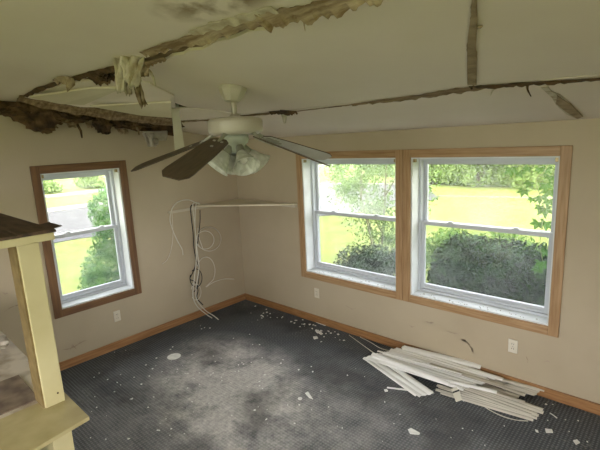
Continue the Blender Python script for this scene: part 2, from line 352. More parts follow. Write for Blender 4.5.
# ---- windows
def window(name, wd, side, m_trim):
    """side 'L': wall x=0 (runs along y, outside -x); 'R': wall y=0 (runs along x, outside +y)"""
    a0, a1, z0, z1 = wd
    def P(a, d, z): return (-d, a, z) if side == 'L' else (a, d, z)      # d = depth outward
    def bx(*lst):
        bm = bmesh.new()
        for (A, B) in lst:
            p, q = P(*A), P(*B); lo = tuple(min(s, t) for s, t in zip(p, q)); hi = tuple(max(s, t) for s, t in zip(p, q)); box(bm, lo, hi)
        bmesh.ops.recalc_face_normals(bm, faces=bm.faces[:]); return bm
    root = struct(empty(name))
    t = TW
    # casing boards (mitred look: verticals run full height)
    obj('casing', bx(((a0, -.018, z0), (a0 + t, 0, z1))), m_trim, root, bevel=.004)
    obj('casing', bx(((a1 - t, -.018, z0), (a1, 0, z1))), m_trim, root, bevel=.004)
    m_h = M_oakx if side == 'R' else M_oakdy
    obj('casing', bx(((a0 + t, -.018, z1 - t), (a1 - t, 0, z1))), m_h, root, bevel=.004)
    obj('casing', bx(((a0 + t, -.018, z0), (a1 - t, 0, z0 + t))), m_h, root, bevel=.004)
    i0, i1, j0, j1 = a0 + t, a1 - t, z0 + t, z1 - t
    # white jamb liner
    jt = .012
    obj('jamb', bx(((i0, 0, j0), (i0 + jt, .22, j1))), M_jamb, root)
    obj('jamb', bx(((i1 - jt, 0, j0), (i1, .22, j1))), M_jamb, root)
    obj('head_jamb', bx(((i0 + jt, 0, j1 - jt), (i1 - jt, .22, j1))), M_jamb, root)
    obj('sill', bx(((i0 + jt, 0, j0), (i1 - jt, .22, j0 + jt))), M_jamb, root)
    i0 += jt; i1 -= jt; j0 += jt; j1 -= jt
    # vinyl frame
    fw = .024
    fr = obj('frame', bx(((i0, .125, j0), (i0 + fw, .22, j1)), ((i1 - fw, .125, j0), (i1, .22, j1)), ((i0 + fw, .125, j1 - fw), (i1 - fw, .22, j1)), ((i0 + fw, .125, j0), (i1 - fw, .22, j0 + fw))), M_vinyl, root, bevel=.003)
    i0 += fw; i1 -= fw; j0 += fw; j1 -= fw
    mid = 1.262
    def sash(nm, d0, d1, lo, hi, glass, rail_lo, rail_hi):
        s = .032
        so = obj(nm, bx(((i0, d0, lo), (i0 + s, d1, hi)), ((i1 - s, d0, lo), (i1, d1, hi)), ((i0 + s, d0, hi - rail_hi), (i1 - s, d1, hi)), ((i0 + s, d0, lo), (i1 - s, d1, lo + rail_lo))), M_vinyl, root, bevel=.003)
        dm = (d0 + d1) / 2
        obj('pane', bx(((i0 + s - .004, dm - .003, lo + rail_lo - .004), (i1 - s + .004, dm + .003, hi - rail_hi + .004))), glass, so)
        return so
    sash('upper_sash', .178, .208, mid - .018, j1, M_glassd if side == 'R' and wd[0] < 2 else M_glass, .036, .036)
    ls = sash('lower_sash', .138, .168, j0, mid + .018, M_glass, .05, .036)
    L_ = i1 - i0
    for fr_ in (.25, .75):
        c = i0 + L_ * fr_
        obj('sash_lock', bx(((c - .028, .131, mid + .018), (c + .028, .165, mid + .026)), ((c - .012, .127, mid + .026), (c + .02, .15, mid + .036))), M_vinyl, ls, bevel=.002)
    obj('lift_rail', bx(((i0 + .05, .129, j0 + .012), (i1 - .05, .138, j0 + .024))), M_vinyl, ls, bevel=.002)
    # insect screen outside the lower sash
    obj('insect_screen', bx(((i0, .2135, j0), (i1, .2145, mid))), M_screen, root)
    # small blind brackets in the head corners
    for c in (wd[0] + t + jt + .012, wd[1] - t - jt - .012):
        obj('blind_bracket', bx(((c - .011, .012, wd[3] - t - jt - .03), (c + .011, .04, wd[3] - t - jt))), M_brass, root, bevel=.002)
    return root
window('window_1', WL, 'L', M_oakd)
window('window_2', WRA, 'R', M_oak)
window('window_3', WRB, 'R', M_oak)

# ================================================================== CEILING (sloping plasterboard sheets, split at the joints)
def slab(pts, th=.013):      # plan points (x,y) -> sheet lying on the slope
    return prism([(p[0], p[1], zc(p[1]) + (p[2] if len(p) > 2 else 0)) for p in pts], (0, 0, th))
TOP = .16
deck_pts = [(-.6, .6), (XE + .6, .6), (XE + .6, YB - .8), (-.6, YB - .8)]
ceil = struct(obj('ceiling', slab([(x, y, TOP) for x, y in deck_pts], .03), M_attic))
bm = bmesh.new()
YBJ, YAJ = -1.08, -2.30
def J(y, x0, x1, n, amp, seed):
    return [(p.x, p.y) for p in jag((x0, y, 0), (x1, y, 0), n, amp, seed)]
# far strip between joint B and the right-hand wall
far = [(0, .0), (XE, 0)] + J(YBJ + .006, XE, .55, 60, .006, 3)[0:] + [(.42, YBJ + .1), (.3, -.86), (.12, -.84), (0, -.8)]
obj('drywall_sheet', slab(far), M_ceil, ceil)
# middle strip between joints A and B, broken off near the left wall
mid_edge = J(YBJ - .012, 1.25, XE, 50, .008, 5)
left_edge = [(1.2, -1.16), (1.30, -1.4), (1.40, -1.66), (1.47, -1.95), (1.5, -2.1), (1.46, -2.2)]
mid_s = mid_edge + J(YAJ + .03, XE, 1.46, 60, .016, 9) + left_edge[::-1]
obj('drywall_sheet', slab(mid_s), M_ceil, ceil)
# near strip towards the camera
near_s = [(XE, YB), (0, YB), (0, -2.42)] + J(YAJ - .035, .1, XE, 80, .014, 12)
obj('drywall_sheet', slab(near_s), M_ceilst, ceil)
# sagging broken sheets over the left wall, between the joints
def hang(name, pix, drop, m, th=.012):
    pts = []
    for (x, y, dz) in pix:
        pts.append(on_ceil(x, y, dz - drop))
    return obj(name, prism(pts, (0, 0, th)), m, ceil)
hang('broken_sheet', [(22, 98, 0), (68, 83, 0), (118, 78, 0), (150, 84, 0), (174, 96, 0), (176, 108, 0), (160, 107, -.02), (120, 108, -.03), (80, 107, -.03), (50, 101, -.01)], .012, M_ceil)
hang('broken_sheet', [(30, 97.5, -.02), (92, 88.5, 0), (122, 88.5, 0), (84, 105, -.02), (60, 104, -.03)], .03, M_ceil2)
hang('broken_sheet', [(90, 106.5, -.02), (140, 104, 0), (171, 102.5, 0), (172, 118, -.03), (140, 115.5, -.03)], .035, M_ceil2)
hang('broken_sheet', [(176, 108, 0), (215, 111, 0), (240, 115, 0), (200, 119.5, 0), (172, 121, -.01)], .014, M_ceil)
# joists over the gaps
for i in range(7):
    x = .06 + .9 * i
    obj('joist', prism([(x, .1, zc(.1) + .03), (x + .045, .1, zc(.1) + .03), (x + .045, YB, zc(YB) + .03), (x, YB, zc(YB) + .03)], (0, 0, .125)), M_rotl, ceil)
obj('furring_strip', prism([(.55, YAJ + .07, zc(YAJ + .07) + .014), (XE, YAJ + .07, zc(YAJ + .07) + .014), (XE, YAJ - .075, zc(YAJ - .075) + .014), (.55, YAJ - .075, zc(YAJ - .075) + .014)], (0, 0, .02)), M_rotl, ceil)
obj('furring_strip', prism([(2.2, YBJ + .045, zc(YBJ) + .012), (XE, YBJ + .045, zc(YBJ) + .012), (XE, YBJ - .055, zc(YBJ) + .016), (2.2, YBJ - .055, zc(YBJ) + .016)], (0, 0, .02)), M_rot, ceil)

# torn paper ribbons along the joints (each torn strip a piece)
def ribbon(path_pix, widths, m, drop=.004, seed=1, name='torn_paper', n=10, hangd=.02):
    """ribbon lying under the ceiling along a pixel path, one jagged edge hanging down"""
    rnd = random.Random(seed); pts = [on_ceil(*p, -drop) for p in path_pix]; pts = smoothpath(pts, n)
    grid = []
    for i, p in enumerate(pts):
        t = i / (len(pts) - 1) * (len(widths) - 1); k = min(int(t), len(widths) - 2); wdt = widths[k] + (widths[k + 1] - widths[k]) * (t - k)
        nz = noise.noise(Vector((i * .37, seed * 5.1, 0))); wj = wdt * (1 + .5 * nz + rnd.uniform(-.12, .12)); d = hangd * max(.1, .6 + .9 * noise.noise(Vector((i * .55, seed * 3.3, 4))) + rnd.uniform(-.2, .2))
        grid.append([p + Vector((0, -wj * .5, K * wj * .5)), p + Vector((0, 0, -d * .35)), p + Vector((0, wj * .5, -K * wj * .5 - d))])
    return obj(name, sheet(grid, .0025), m, ceil)
# joint A (near): long exposed wood and torn facing
ribbon([(143, 53), (165, 46), (200, 36), (230, 27), (262, 16)], [.03, .05, .06, .065, .06], M_paper, seed=2)
ribbon([(255, 18), (280, 14), (310, 9), (345, -1), (380, -12)], [.06, .075, .07, .05, .04], M_paper, seed=4, hangd=.04)
ribbon([(190, 33), (215, 25), (240, 18), (275, 8)], [.02, .05, .05, .03], M_paperl, seed=5, hangd=.01)
ribbon([(138, 66), (150, 62), (165, 57)], [.02, .035, .015], M_rotl, seed=6, drop=.02)
ribbon([(18, 99), (40, 88), (68, 79), (95, 72), (118, 66)], [.02, .03, .03, .04, .03], M_rot, seed=7, hangd=.02)
ribbon([(55, 80), (65, 77), (72, 78)], [.03, .05, .03], M_paper, seed=8, hangd=.03, drop=.01)
ribbon([(92, 79), (100, 77), (112, 73)], [.05, .08, .05], M_insul, seed=9, hangd=.04, drop=.01)
# joint B (far)
ribbon([(352, 104), (385, 100), (420, 96), (455, 90), (490, 86)], [.012, .04, .06, .06, .03], M_rotl, seed=11, hangd=.012)
ribbon([(470, 87), (500, 85), (530, 83), (560, 81), (605, 78)], [.03, .03, .045, .03, .02], M_rot, seed=12, hangd=.012)
ribbon([(270, 112), (285, 111), (297, 111)], [.03, .07, .02], M_rot, seed=13, hangd=.03)
ribbon([(180, 121), (205, 120), (240, 116), (270, 113)], [.02, .02, .03, .03], M_rotl, seed=14, hangd=.01)
ribbon([(297, 111), (330, 107), (355, 104)], [.012, .008, .012], M_rotl, seed=15, hangd=.004)
# vertical split
ribbon([(473, -6), (473, 12), (472.5, 30), (472, 50), (472, 70), (472, 85)], [.012, .035, .05, .085, .09, .08], M_split, seed=16, hangd=.004)
sp_ = [on_ceil(*p, -.006) for p in ((477, -6), (477.5, 25), (476, 45), (477, 60), (476.5, 85), (467.5, 85), (467, 60), (467.5, 40), (471, 15), (473, -6))]
obj('split_facing', prism(sp_, (0, 0, .004)), M_split, ceil)
obj('paper_curl', tube(bmesh.new(), [on_ceil(477, 27, -.005), on_ceil(480, 27, -.02), on_ceil(482.5, 26, -.02)], [.006, .006, .002]), M_paper, ceil)
# diagonal split down to the right wall
dg = [on_ceil(*p, -.006) for p in ((541, 88), (548, 87), (552, 92), (560, 95), (571, 104), (583, 116), (578, 119.5), (566, 114), (556, 105), (552, 98))]
obj('split_facing', prism(dg, (0, 0, .004)), M_paperl, ceil)
dg2 = [on_ceil(*p, -.012) for p in ((557, 96), (571, 105), (583, 117), (577, 119), (566, 112), (556, 104))]
obj('split_facing', prism(dg2, (0, 0, .004)), M_split, ceil)
def drip(pts, rad, m, name='torn_strip'):
    return obj(name, tube(bmesh.new(), smoothpath(pts, 4), [rad * (1 - .7 * i / (4 * (len(pts) - 1))) for i in range(4 * (len(pts) - 1) + 1)], 5), m, ceil)
q = on_ceil(528, 83); drip([q, q + Vector((.0, 0, -.03)), q + Vector((.012, .02, -.065))], .008, M_rot)
q = on_ceil(497, 87); drip([q, q + Vector((-.02, 0, -.015)), q + Vector((-.03, .0, -.04))], .006, M_paperl)
q = on_ceil(304, 21); drip([q, q + Vector((0, 0, -.015)), q + Vector((.004, 0, -.035))], .004, M_paper)
q = on_ceil(283, 112); drip([q, q + Vector((0, .01, -.04)), q + Vector((.01, 0, -.085))], .03, M_paperl, 'paper_flap')

# hanging paper and plaster mass on joint A
def crumple(center, wv, hv, nu, nv, amp, seed, m, name, curl=0.0, taper=0.0, parent=ceil):
    rnd = random.Random(seed); grid = []; c = Vector(center); wv = Vector(wv); hv = Vector(hv); nrm = wv.cross(hv).normalized()
    for i in range(nu + 1):
        row = []
        for j in range(nv + 1):
            s = i / nu - .5; t = j / nv; s2 = s * (1 - taper * t)
            p = c + wv * s2 + hv * t + nrm * (amp * (noise.noise(Vector((s * 4 + seed, t * 3, seed))) + .5 * math.sin(s * 9 + t * 4 + seed)) + curl * t * t)
            p += hv * (.12 * noise.noise(Vector((s * 6, seed, t * 2))) * t)
            row.append(p)
        grid.append(row)
    return obj(name, sheet(grid, .004), m, parent, smooth=True)
rw = Vector((cr.x, cr.y, 0)).normalized()
for (px_, py_, dz, wd_, hx, hz, sd, tp, mm_, cu_) in [(121, 58, 0, .06, -.03, -.16, 3, .2, M_paperl, .02), (130, 56, 0, .09, -.03, -.11, 8, .4, M_paperl, .05), (138, 58, 0, .08, -.05, -.13, 13, .5, M_paperl, .03), (126, 66, -.03, .07, -.02, -.13, 17, .7, M_paperl, .05), (135, 72, -.03, .05, .015, -.165, 5, .55, M_paper, .05), (146, 60, 0, .07, -.03, -.075, 23, .3, M_paper, .02)]:
    a = on_ceil(px_, py_, dz); crumple(a, rw * wd_, Vector((0, 0, hz)) + rw * hx, 9, 10, .028, sd, mm_, 'hanging_paper', taper=tp, curl=cu_)
a = on_ceil(145, 68, -.02); drip([a, a + rw * .03 + Vector((0, 0, -.03)), a + rw * .045 + Vector((0, 0, -.09))], .013, M_paperl)
a = on_ceil(136, 83, -.05); obj('rot_lump', lump(a, (.018, .014, .014), 4, 2), M_rot, ceil)
a = on_ceil(104, 77, -.03); obj('rot_lump', lump(a, (.05, .03, .022), 6, 3, .5), M_insul, ceil)

# ================================================================== DAMAGE OVER THE LEFT WALL
dm = empty('collapsed_ceiling_edge', (.2, -1.6, 2.3)); tag(dm, 'rotted brown ceiling edge with sodden insulation hanging above the left wall', 'ceiling debris')
def dpart(o): return local(o, dm)
# top plate of the wall, dark rotten timber
dpart(obj('top_plate', prism([(-.14, -.8, zc(-.8) - .07), (.0, -.8, zc(-.8) - .07), (.0, -2.6, zc(-2.6) - .07), (-.14, -2.6, zc(-2.6) - .07)], (0, 0, .16)), M_rot))
# broken edge beam of the sheet, running parallel to the wall
e0, e1 = on_ceil(18, 98, -.02), on_ceil(174, 121.5, -.03)
grid = []
for i in range(25):
    t = i / 24; p = e0.lerp(e1, t); j = random.uniform(-.01, .01); h = .018 + .03 * math.sin(t * 3.0) + random.uniform(-.01, .01)
    grid.append([p + Vector((.05, 0, .02 + j)), p + Vector((0, 0, .0 + j * .4)), p + Vector((-.01, 0, -h * .6)), p + Vector((-.05, 0, -h - abs(j)))])
dpart(obj('torn_edge', sheet(grid, .008), M_rotl))
for k, (x, y, sx, sy, sz, sd) in enumerate([(25, 112, .07, .12, .07, 1), (38, 117, .09, .15, .11, 2), (52, 116, .07, .12, .08, 3), (43, 127, .05, .09, .05, 4), (66, 114, .07, .1, .05, 5), (6, 112, .05, .06, .03, 7), (80, 118, .06, .1, .04, 8), (120, 124, .06, .12, .035, 9), (103, 125, .05, .075, .085, 10), (150, 125, .05, .1, .022, 12), (135, 126, .05, .06, .045, 14)]):
    c = on(x, y, 0, .12); dpart(obj('insulation_clump', lump(c, (sx, sy, sz), sd, 3, .55, 2.5), M_rot if sd in (10, 12, 5, 8) else M_insul, smooth=False))
for k, (x, y, x2, y2) in enumerate([(77, 124, 82, 138), (62, 122, 74, 118), (28, 112, 58, 128), (136, 127, 139, 135)]):
    a = on(x, y, 0, .16); b = on(x2, y2, 0, .14); dpart(obj('splinter', tube(bmesh.new(), [a, a.lerp(b, .5) + Vector((.005, .01, 0)), b], [.012, .011, .006], 5), M_rotl if k != 0 else M_rot))
for k, (x, y, sx, sz) in enumerate([(70, 122, .07, .05), (88, 120, .06, .07), (122, 129, .08, .05)]):
    a = on(x, y, 0, .09); b = crumple(a, Vector((0, sx * 1.6, 0)), Vector((.02, .01, -sz)), 8, 6, .015, 20 + k, M_paper, 'paper_shred', taper=.4, parent=None); dpart(b)
# grey plastic sheeting hanging at the end of the break
for k, (x, y, wd_, hh, sd) in enumerate([(155, 131, .26, .10, 31), (148, 133, .12, .14, 33)]):
    a = on(x, y, 0, .16); b = crumple(a, Vector((.02, wd_, 0)), Vector((.0, .03, -hh)), 14, 8, .02, sd, mat('grey_sheeting', (.48, .43, .36), .6, scale=9, col2=(.33, .29, .235)), 'plastic_sheeting', taper=.3, parent=None); dpart(b)
bm = bmesh.new(); a = on(156, 143, 0, .18); tube(bm, [a, a + Vector((.06, -.03, .03))], .026, 12); dpart(obj('rolled_sheeting', bm, MATS['grey_sheeting'], smooth=True))

# hanging white strip
ps = [on(171, 104.5, 0, 1.28), on(178.5, 104, 0, 1.28), on(184.5, 147, 0, 1.28), on(175, 150, 0, 1.28)]
n_ = Vector((.02, .02, 0))
st = prism(ps, Vector((-.018, .012, 0)))
hs = tag(obj('hanging_board_strip', st, mat('strip_cream', (.62, .60, .47), .7, scale=5, col2=(.55, .52, .40)), bevel=.002), 'narrow cream board strip hanging straight down from the broken ceiling beside the fan', 'board strip')

# ================================================================== CEILING FAN
FX, FY = 2.195, -1.745
fan = empty('ceiling_fan', (FX, FY, zc(FY))); tag(fan, 'cream five-blade ceiling fan with drooping brown blades and frosted light shades', 'ceiling fan')
def fp(name, bm, m, smooth=True, parent=None, bevel=0):
    o = obj(name, bm, m, smooth=smooth, bevel=bevel); o.parent = parent or fan; return o
zr = -zc(FY)     # fan-local z = world z + zr
def Z(z): return z + zr
can = fp('canopy', lathe([(.0005, .02), (.082, .02), (.086, -.004), (.084, -.02), (.072, -.045), (.052, -.075), (.046, -.085), (.02, -.088), (.0005, -.088)], 8), M_fan, smooth=False, bevel=.004)
can.rotation_euler = (math.atan(-K), 0, 0)
fp('downrod', lathe([(.0165, Z(2.21)), (.0165, -.07)], 16), M_fan)
fp('rod_collar', lathe([(.0005, Z(2.235)), (.03, Z(2.235)), (.034, Z(2.222)), (.034, Z(2.205)), (.0005, Z(2.205))], 16), M_fan)
fp('motor_housing', lathe([(.0005, Z(2.214)), (.12, Z(2.214)), (.152, Z(2.208)), (.165, Z(2.196)), (.168, Z(2.185)), (.168, Z(2.135)), (.162, Z(2.122)), (.14, Z(2.112)), (.0005, Z(2.108))], 48), M_fan)
fp('switch_housing', lathe([(.0005, Z(2.11)), (.075, Z(2.11)), (.078, Z(2.085)), (.066, Z(2.06)), (.05, Z(2.045)), (.05, Z(2.02)), (.035, Z(2.0)), (.0005, Z(1.995))], 28), mat('fan_hub_grey', (.40, .43, .36), .35, metal=.2))
# blades
def blade_mesh():
    bm = bmesh.new(); L0, L1 = .21, .70
    prof = [(L0 - .03, .03), (L0, .058), (L0 + .15, .070), (L1 - .07, .080), (L1 - .03, .076), (L1 + .012, .045)]
    up = [bm.verts.new((x, wv, .003)) for x, wv in prof] + [bm.verts.new((x, -wv, .003)) for x, wv in prof[::-1]]
    dn = [bm.verts.new(v.co + Vector((0, 0, -.006))) for v in up]
    f = bm.faces.new(up); f.material_index = 0; f2 = bm.faces.new(dn[::-1]); f2.material_index = 1
    n = len(up)
    for i in range(n): g = bm.faces.new((up[i], dn[i], dn[(i + 1) % n], up[(i + 1) % n])); g.material_index = 0
    bmesh.ops.recalc_face_normals(bm, faces=bm.faces[:])
    for f in bm.faces: f.material_index = 1 if f.normal.z < -.5 else 0
    me = bpy.data.meshes.new('blade'); bm.to_mesh(me); bm.free(); me.materials.append(M_blade); me.materials.append(M_bladeu); return me
bme = blade_mesh()
bm = bmesh.new()      # blade iron: arm and flat plate
tube(bm, [(.11, 0, .012), (.15, 0, .018), (.19, 0, .006), (.22, 0, -.004)], [.012, .011, .011, .01], 8)
box(bm, (.20, -.035, -.009), (.29, .035, -.003)); box(bm, (.27, -.012, -.009), (.32, .012, -.003))
for sx, sy in ((.225, .024), (.225, -.024), (.3, 0)):
    box(bm, (sx - .007, sy - .007, .003), (sx + .007, sy + .007, .007))
bmesh.ops.recalc_face_normals(bm, faces=bm.faces[:]); ime = bpy.data.meshes.new('blade_iron'); bm.to_mesh(ime); bm.free(); ime.materials.append(M_iron)
for i, (az, droop) in enumerate(((2, 17.5), (74, 17.5), (146, 17.5), (-142, 17.5), (-68, 19.5))):
    M = Matrix.Translation((0, 0, Z(2.105))) @ Matrix.Rotation(R(az), 4, 'Z') @ Matrix.Translation((.12, 0, 0)) @ Matrix.Rotation(R(droop), 4, 'Y') @ Matrix.Rotation(R(-15), 4, 'X') @ Matrix.Translation((-.12, 0, 0))
    b = bpy.data.objects.new('blade', bme); C.objects.link(b); b.parent = fan; b.matrix_local = M
    k = bpy.data.objects.new('blade_iron', ime); C.objects.link(k); k.parent = fan; k.matrix_local = M
# light kit
for i, az in enumerate((-20, 70, 160, -110)):
    Ma = Matrix.Translation((0, 0, Z(2.03))) @ Matrix.Rotation(R(az), 4, 'Z') @ Matrix.Translation((.045, 0, 0)) @ Matrix.Rotation(R(-42), 4, 'Y')
    hol = fp('lamp_holder', lathe([(.0005, .01), (.024, .01), (.027, -.03), (.03, -.045), (.0005, -.045)], 16, Ma), M_iron)
    sh = fp('glass_shade', lathe([(.030, -.04), (.036, -.05), (.045, -.075), (.058, -.105), (.074, -.135), (.086, -.150), (.083, -.150), (.071, -.133), (.055, -.104), (.042, -.075), (.033, -.05), (.028, -.042)], 28, Ma, cap=False), M_shade)
    fp('bulb', lathe([(.0005, -.045), (.013, -.047), (.014, -.06), (.024, -.08), (.026, -.095), (.018, -.113), (.0005, -.118)], 16, Ma), M_whitepl, parent=hol)
fp('finial', lathe([(.0005, Z(2.0)), (.012, Z(1.99)), (.008, Z(1.94)), (.013, Z(1.925)), (.009, Z(1.91)), (.0005, Z(1.905))], 12), M_brass)
fp('pull_chain', tube(bmesh.new(), [(.03, -.03, Z(2.01)), (.032, -.032, Z(1.95)), (.032, -.032, Z(1.90))], .0025, 5), M_brass)

# ================================================================== CORNER SHELF
sh = empty('corner_shelf', (0.1, -.1, 1.36)); tag(sh, 'cream triangular corner shelf fixed below the fan in the room corner', 'shelf')
local(obj('shelf_board', prism([(.002, -.002, 1.352), (.002, -.64, 1.352), (.03, -.64, 1.352), (1.04, -.035, 1.352), (1.04, -.002, 1.352)], (0, 0, .018)), mat('shelf_paint', (.68, .62, .48), .6, scale=4, col2=(.60, .54, .40)), bevel=.002), sh)
local(obj('cleat', boxes(((.0, -1.01, 1.325), (.02, -.02, 1.352))), mat('cleat_paint', (.55, .50, .40), .6)), sh)
local(obj('cleat', boxes(((.02, -.02, 1.325), (1.03, 0, 1.352))), MATS['cleat_paint']), sh)

# ================================================================== CABLES on the left wall
def cable(pix, rad, m, label, x=.03, pre=(), post=(), cat='cable', name='cable', rise=None):
    pts = list(pre) + [on(px_, py_, 0, (x if not rise else x + rise * i / len(pix))) for i, (px_, py_) in enumerate(pix)] + list(post)
    bm = tube(bmesh.new(), smoothpath(pts, 6), rad, 6)
    return tag(obj(name, bm, m, smooth=True), label, cat)
import math as _m
def loop(cx, cy, rx, ry, a0, a1, n=14): return [(cx + rx * _m.cos(R(a0 + (a1 - a0) * i / n)), cy + ry * _m.sin(R(a0 + (a1 - a0) * i / n))) for i in range(n + 1)]
cable([(197, 205), (191, 206), (191, 215), (193, 232), (194, 248), (196, 262), (193, 272), (190, 279), (195, 282), (198, 290), (197, 298), (203, 305)], .006, M_black, 'black cable hanging from the corner shelf in the middle of the bundle', .045, name='black_cable')
cable([(200, 210), (200, 222), (198, 240), (196, 256), (199, 270), (198, 285), (194, 292)], .005, M_black, 'short black cable with a plug dangling under the corner shelf', .06, name='black_cable')
cable([(199, 203), (193, 204), (194, 220), (196, 240), (196, 262), (194, 282), (193, 296), (197, 306), (206, 314), (212, 318)], .0065, M_cw, 'thick white cable hanging from the corner shelf down to the carpet', .07, name='white_cable', rise=.16)
cable([(200, 204), (196, 205), (195, 225), (197, 250), (199, 268), (196, 288), (197, 300), (205, 310), (214, 316), (219, 320)], .006, M_cw, 'white cable with a frayed end curling onto the carpet', .085, name='white_cable', rise=.2)
cable([(196, 203), (189, 200), (180, 201), (173, 207), (170, 218), (172, 228), (177, 240), (182, 249), (183, 255)], .006, M_cw, 'white cable arching left off the shelf with its end dangling', .04, name='white_cable')
cable([(172, 213), (173, 235), (171, 250), (167, 260), (162, 264)], .003, M_cb, 'thin beige wire drooping flat against the left wall', .012, name='thin_wire')
cable([(198, 228)] + loop(209, 239, 12, 12, 200, 920, 34) + [(203, 249)], .005, M_cb, 'coiled beige cable, two tight rings beside the bundle', .05, name='coiled_cable')
cable(loop(205, 240, 9, 9, 180, 540, 18), .005, M_cb, 'small beige cable ring overlapping the larger coil', .065, name='coiled_cable')
cable([(197, 262)] + loop(206, 271, 9, 14, 200, 400, 16) + [(206, 287), (214, 282), (224, 279), (234, 279)], .005, M_cb, 'beige cable looping down and out towards the room corner', .05, name='beige_cable')
cable([(195, 270)] + loop(196, 278, 6, 9, 230, 560, 16), .005, M_black, 'tangled black cable knot low on the left wall', .075, name='black_cable')
cable([(193, 283)] + loop(196, 292, 5, 8, 200, 500, 12), .004, M_cb, 'beige cable knot just under the black tangle', .06, name='beige_cable')

# ================================================================== OUTLETS
def outlet(c, side, label):
    e = empty('power_outlet', c); tag(e, label, 'outlet')
    def P(a, d, z): return (d, a, z) if side == 'L' else (a, -d, z)
    def bx(A, B):
        p, q = P(*A), P(*B); return boxes((tuple(min(s, t) for s, t in zip(p, q)), tuple(max(s, t) for s, t in zip(p, q))))
    o = obj('cover_plate', bx((-.035, 0, -.057), (.035, .006, .057)), M_outlet, e, bevel=.003)
    for dz in (-.02, .02):
        r_ = obj('receptacle', bx((-.017, .006, dz - .014), (.017, .009, dz + .014)), M_outlet, e, bevel=.003)
        for s in (-.007, .007): obj('slot', bx((s - .0016, .0088, dz - .004), (s + .0016, .0094, dz + .006)), M_black, r_)
    obj('screw', bx((-.003, .006, -.003), (.003, .0075, .003)), M_iron, e)
outlet((3.359, 0, .352), 'R', 'beige power outlet under the right-hand window above the slat pile')
outlet((1.283, 0, .359), 'R', 'beige power outlet low on the wall near the room corner')
outlet((0, -1.724, .351), 'L', 'beige power outlet under the small left window')

# ---- scuffs and torn paint on the walls (pieces of the walls)
def scuff(pix, side, wid, m, seed):
    rnd = random.Random(seed); ax = 0 if side == 'L' else 1
    pts = [on(x, y, ax, 0) for x, y in pix]; pts = smoothpath(pts, 4); out = Vector((.0012, 0, 0)) if side == 'L' else Vector((0, -.0012, 0))
    up = []; dn = []
    for i, p in enumerate(pts):
        t = i / (len(pts) - 1); wv = wid * (.15 + math.sin(t * math.pi)) * rnd.uniform(.2, 1.5)
        up.append(p + Vector((0, 0, wv)) + out); dn.append(p - Vector((0, 0, wv * rnd.uniform(.4, 1))) + out)
    bm = bmesh.new(); a = [bm.verts.new(p) for p in up]; b = [bm.verts.new(p) for p in dn]
    for i in range(len(a) - 1): bm.faces.new((a[i], a[i + 1], b[i + 1], b[i]))
    bmesh.ops.solidify(bm, geom=bm.faces[:], thickness=.001); bmesh.ops.recalc_face_normals(bm, faces=bm.faces[:])
    return obj('scuff_mark', bm, m, wl if side == 'L' else wr)
M_scuff = mat('wall_scuff', (.30, .23, .165), .9, scale=20, col2=(.42, .345, .26)); M_scuffl = mat('wall_scuff_pale', (.40, .32, .25), .9)
scuff([(446, 331), (453, 333), (459, 334)], 'R', .004, M_scuffl, 1)
scuff([(460, 339), (465, 341), (470, 345)], 'R', .010, M_scuff, 2)
scuff([(470, 346), (472.5, 350), (474, 355)], 'R', .016, M_scuffl, 12)
scuff([(425, 321), (430, 323), (434, 322)], 'R', .008, M_scuffl, 3)
scuff([(409, 325), (412, 327), (415, 326)], 'R', .006, M_scuffl, 4)
scuff([(526, 356), (528, 361), (527, 363)], 'R', .008, M_scuff, 5)
scuff([(543, 362), (548, 361), (550, 363)], 'R', .006, M_scuffl, 6)
scuff([(62, 350), (72, 348), (80, 343), (87, 340)], 'L', .008, M_scuff, 7)
scuff([(70, 350), (73, 346), (77, 350)], 'L', .014, M_scuff, 8)
scuff([(4, 312), (12, 307), (22, 304)], 'L', .004, M_scuff, 9)
scuff([(2, 292), (5, 294), (8, 293)], 'L', .008, M_scuffl, 10)
scuff([(345, 305), (352, 309), (356, 308)], 'R', .005, M_scuffl, 11)

# ================================================================== COUNTER, POST AND UPPER SHELF on the left
ct = empty('counter', (1.2, -3.2, 0)); tag(ct, 'cream-edged low counter with a dirty top running to the left wall', 'counter')
def cp(o): return local(o, ct)
cp(obj('counter_top', boxes(((.02, -3.55, .872), (2.13, -2.89, .90))), M_dust, bevel=.003))
cp(obj('front_strip', prism([(2.13, -2.885, .884), (2.435, -2.885, .884), (2.475, -3.11, .884), (2.50, -3.55, .884), (2.13, -3.55, .884)], (0, 0, .018)), M_creamd, bevel=.003))
cp(obj('side_panel', boxes(((.02, -2.94, 0), (2.05, -2.92, .872))), M_cream))
cp(obj('back_panel', boxes(((.02, -3.5, 0), (2.05, -3.48, .872))), M_cream))
cp(obj('leg', boxes(((2.12, -2.995, 0), (2.24, -2.91, .884))), M_cream, bevel=.004))
cp(obj('leg', boxes(((2.12, -3.5, 0), (2.24, -3.415, .884))), M_cream, bevel=.004))
tl = cp(obj('inlaid_tile', boxes(((1.76, -3.30, .90), (2.10, -2.985, .906))), M_tile, bevel=.002))
po = empty('counter_post', (2.15, -2.95, .902)); tag(po, 'square cream-painted post standing on the counter and holding up the shelf', 'post')
local(obj('shaft', boxes(((2.085, -2.992, .902), (2.215, -2.908, 1.672))), M_cream, bevel=.004), po)
local(obj('edge_strip', boxes(((2.09, -3.0, .902), (2.205, -2.992, 1.672))), mat('raw_edge', (.23, .165, .07), .7, scale=14, col2=(.14, .095, .035))), po)
bm = bmesh.new(); tube(bm, [(2.2155, -2.935, .955), (2.219, -2.935, .955)], .004, 8); local(obj('nail', bm, M_rot), po)
us = empty('upper_shelf', (1.1, -3.1, 1.69)); tag(us, 'shelf with dirty brown plywood top and cream fascia above the post', 'shelf')
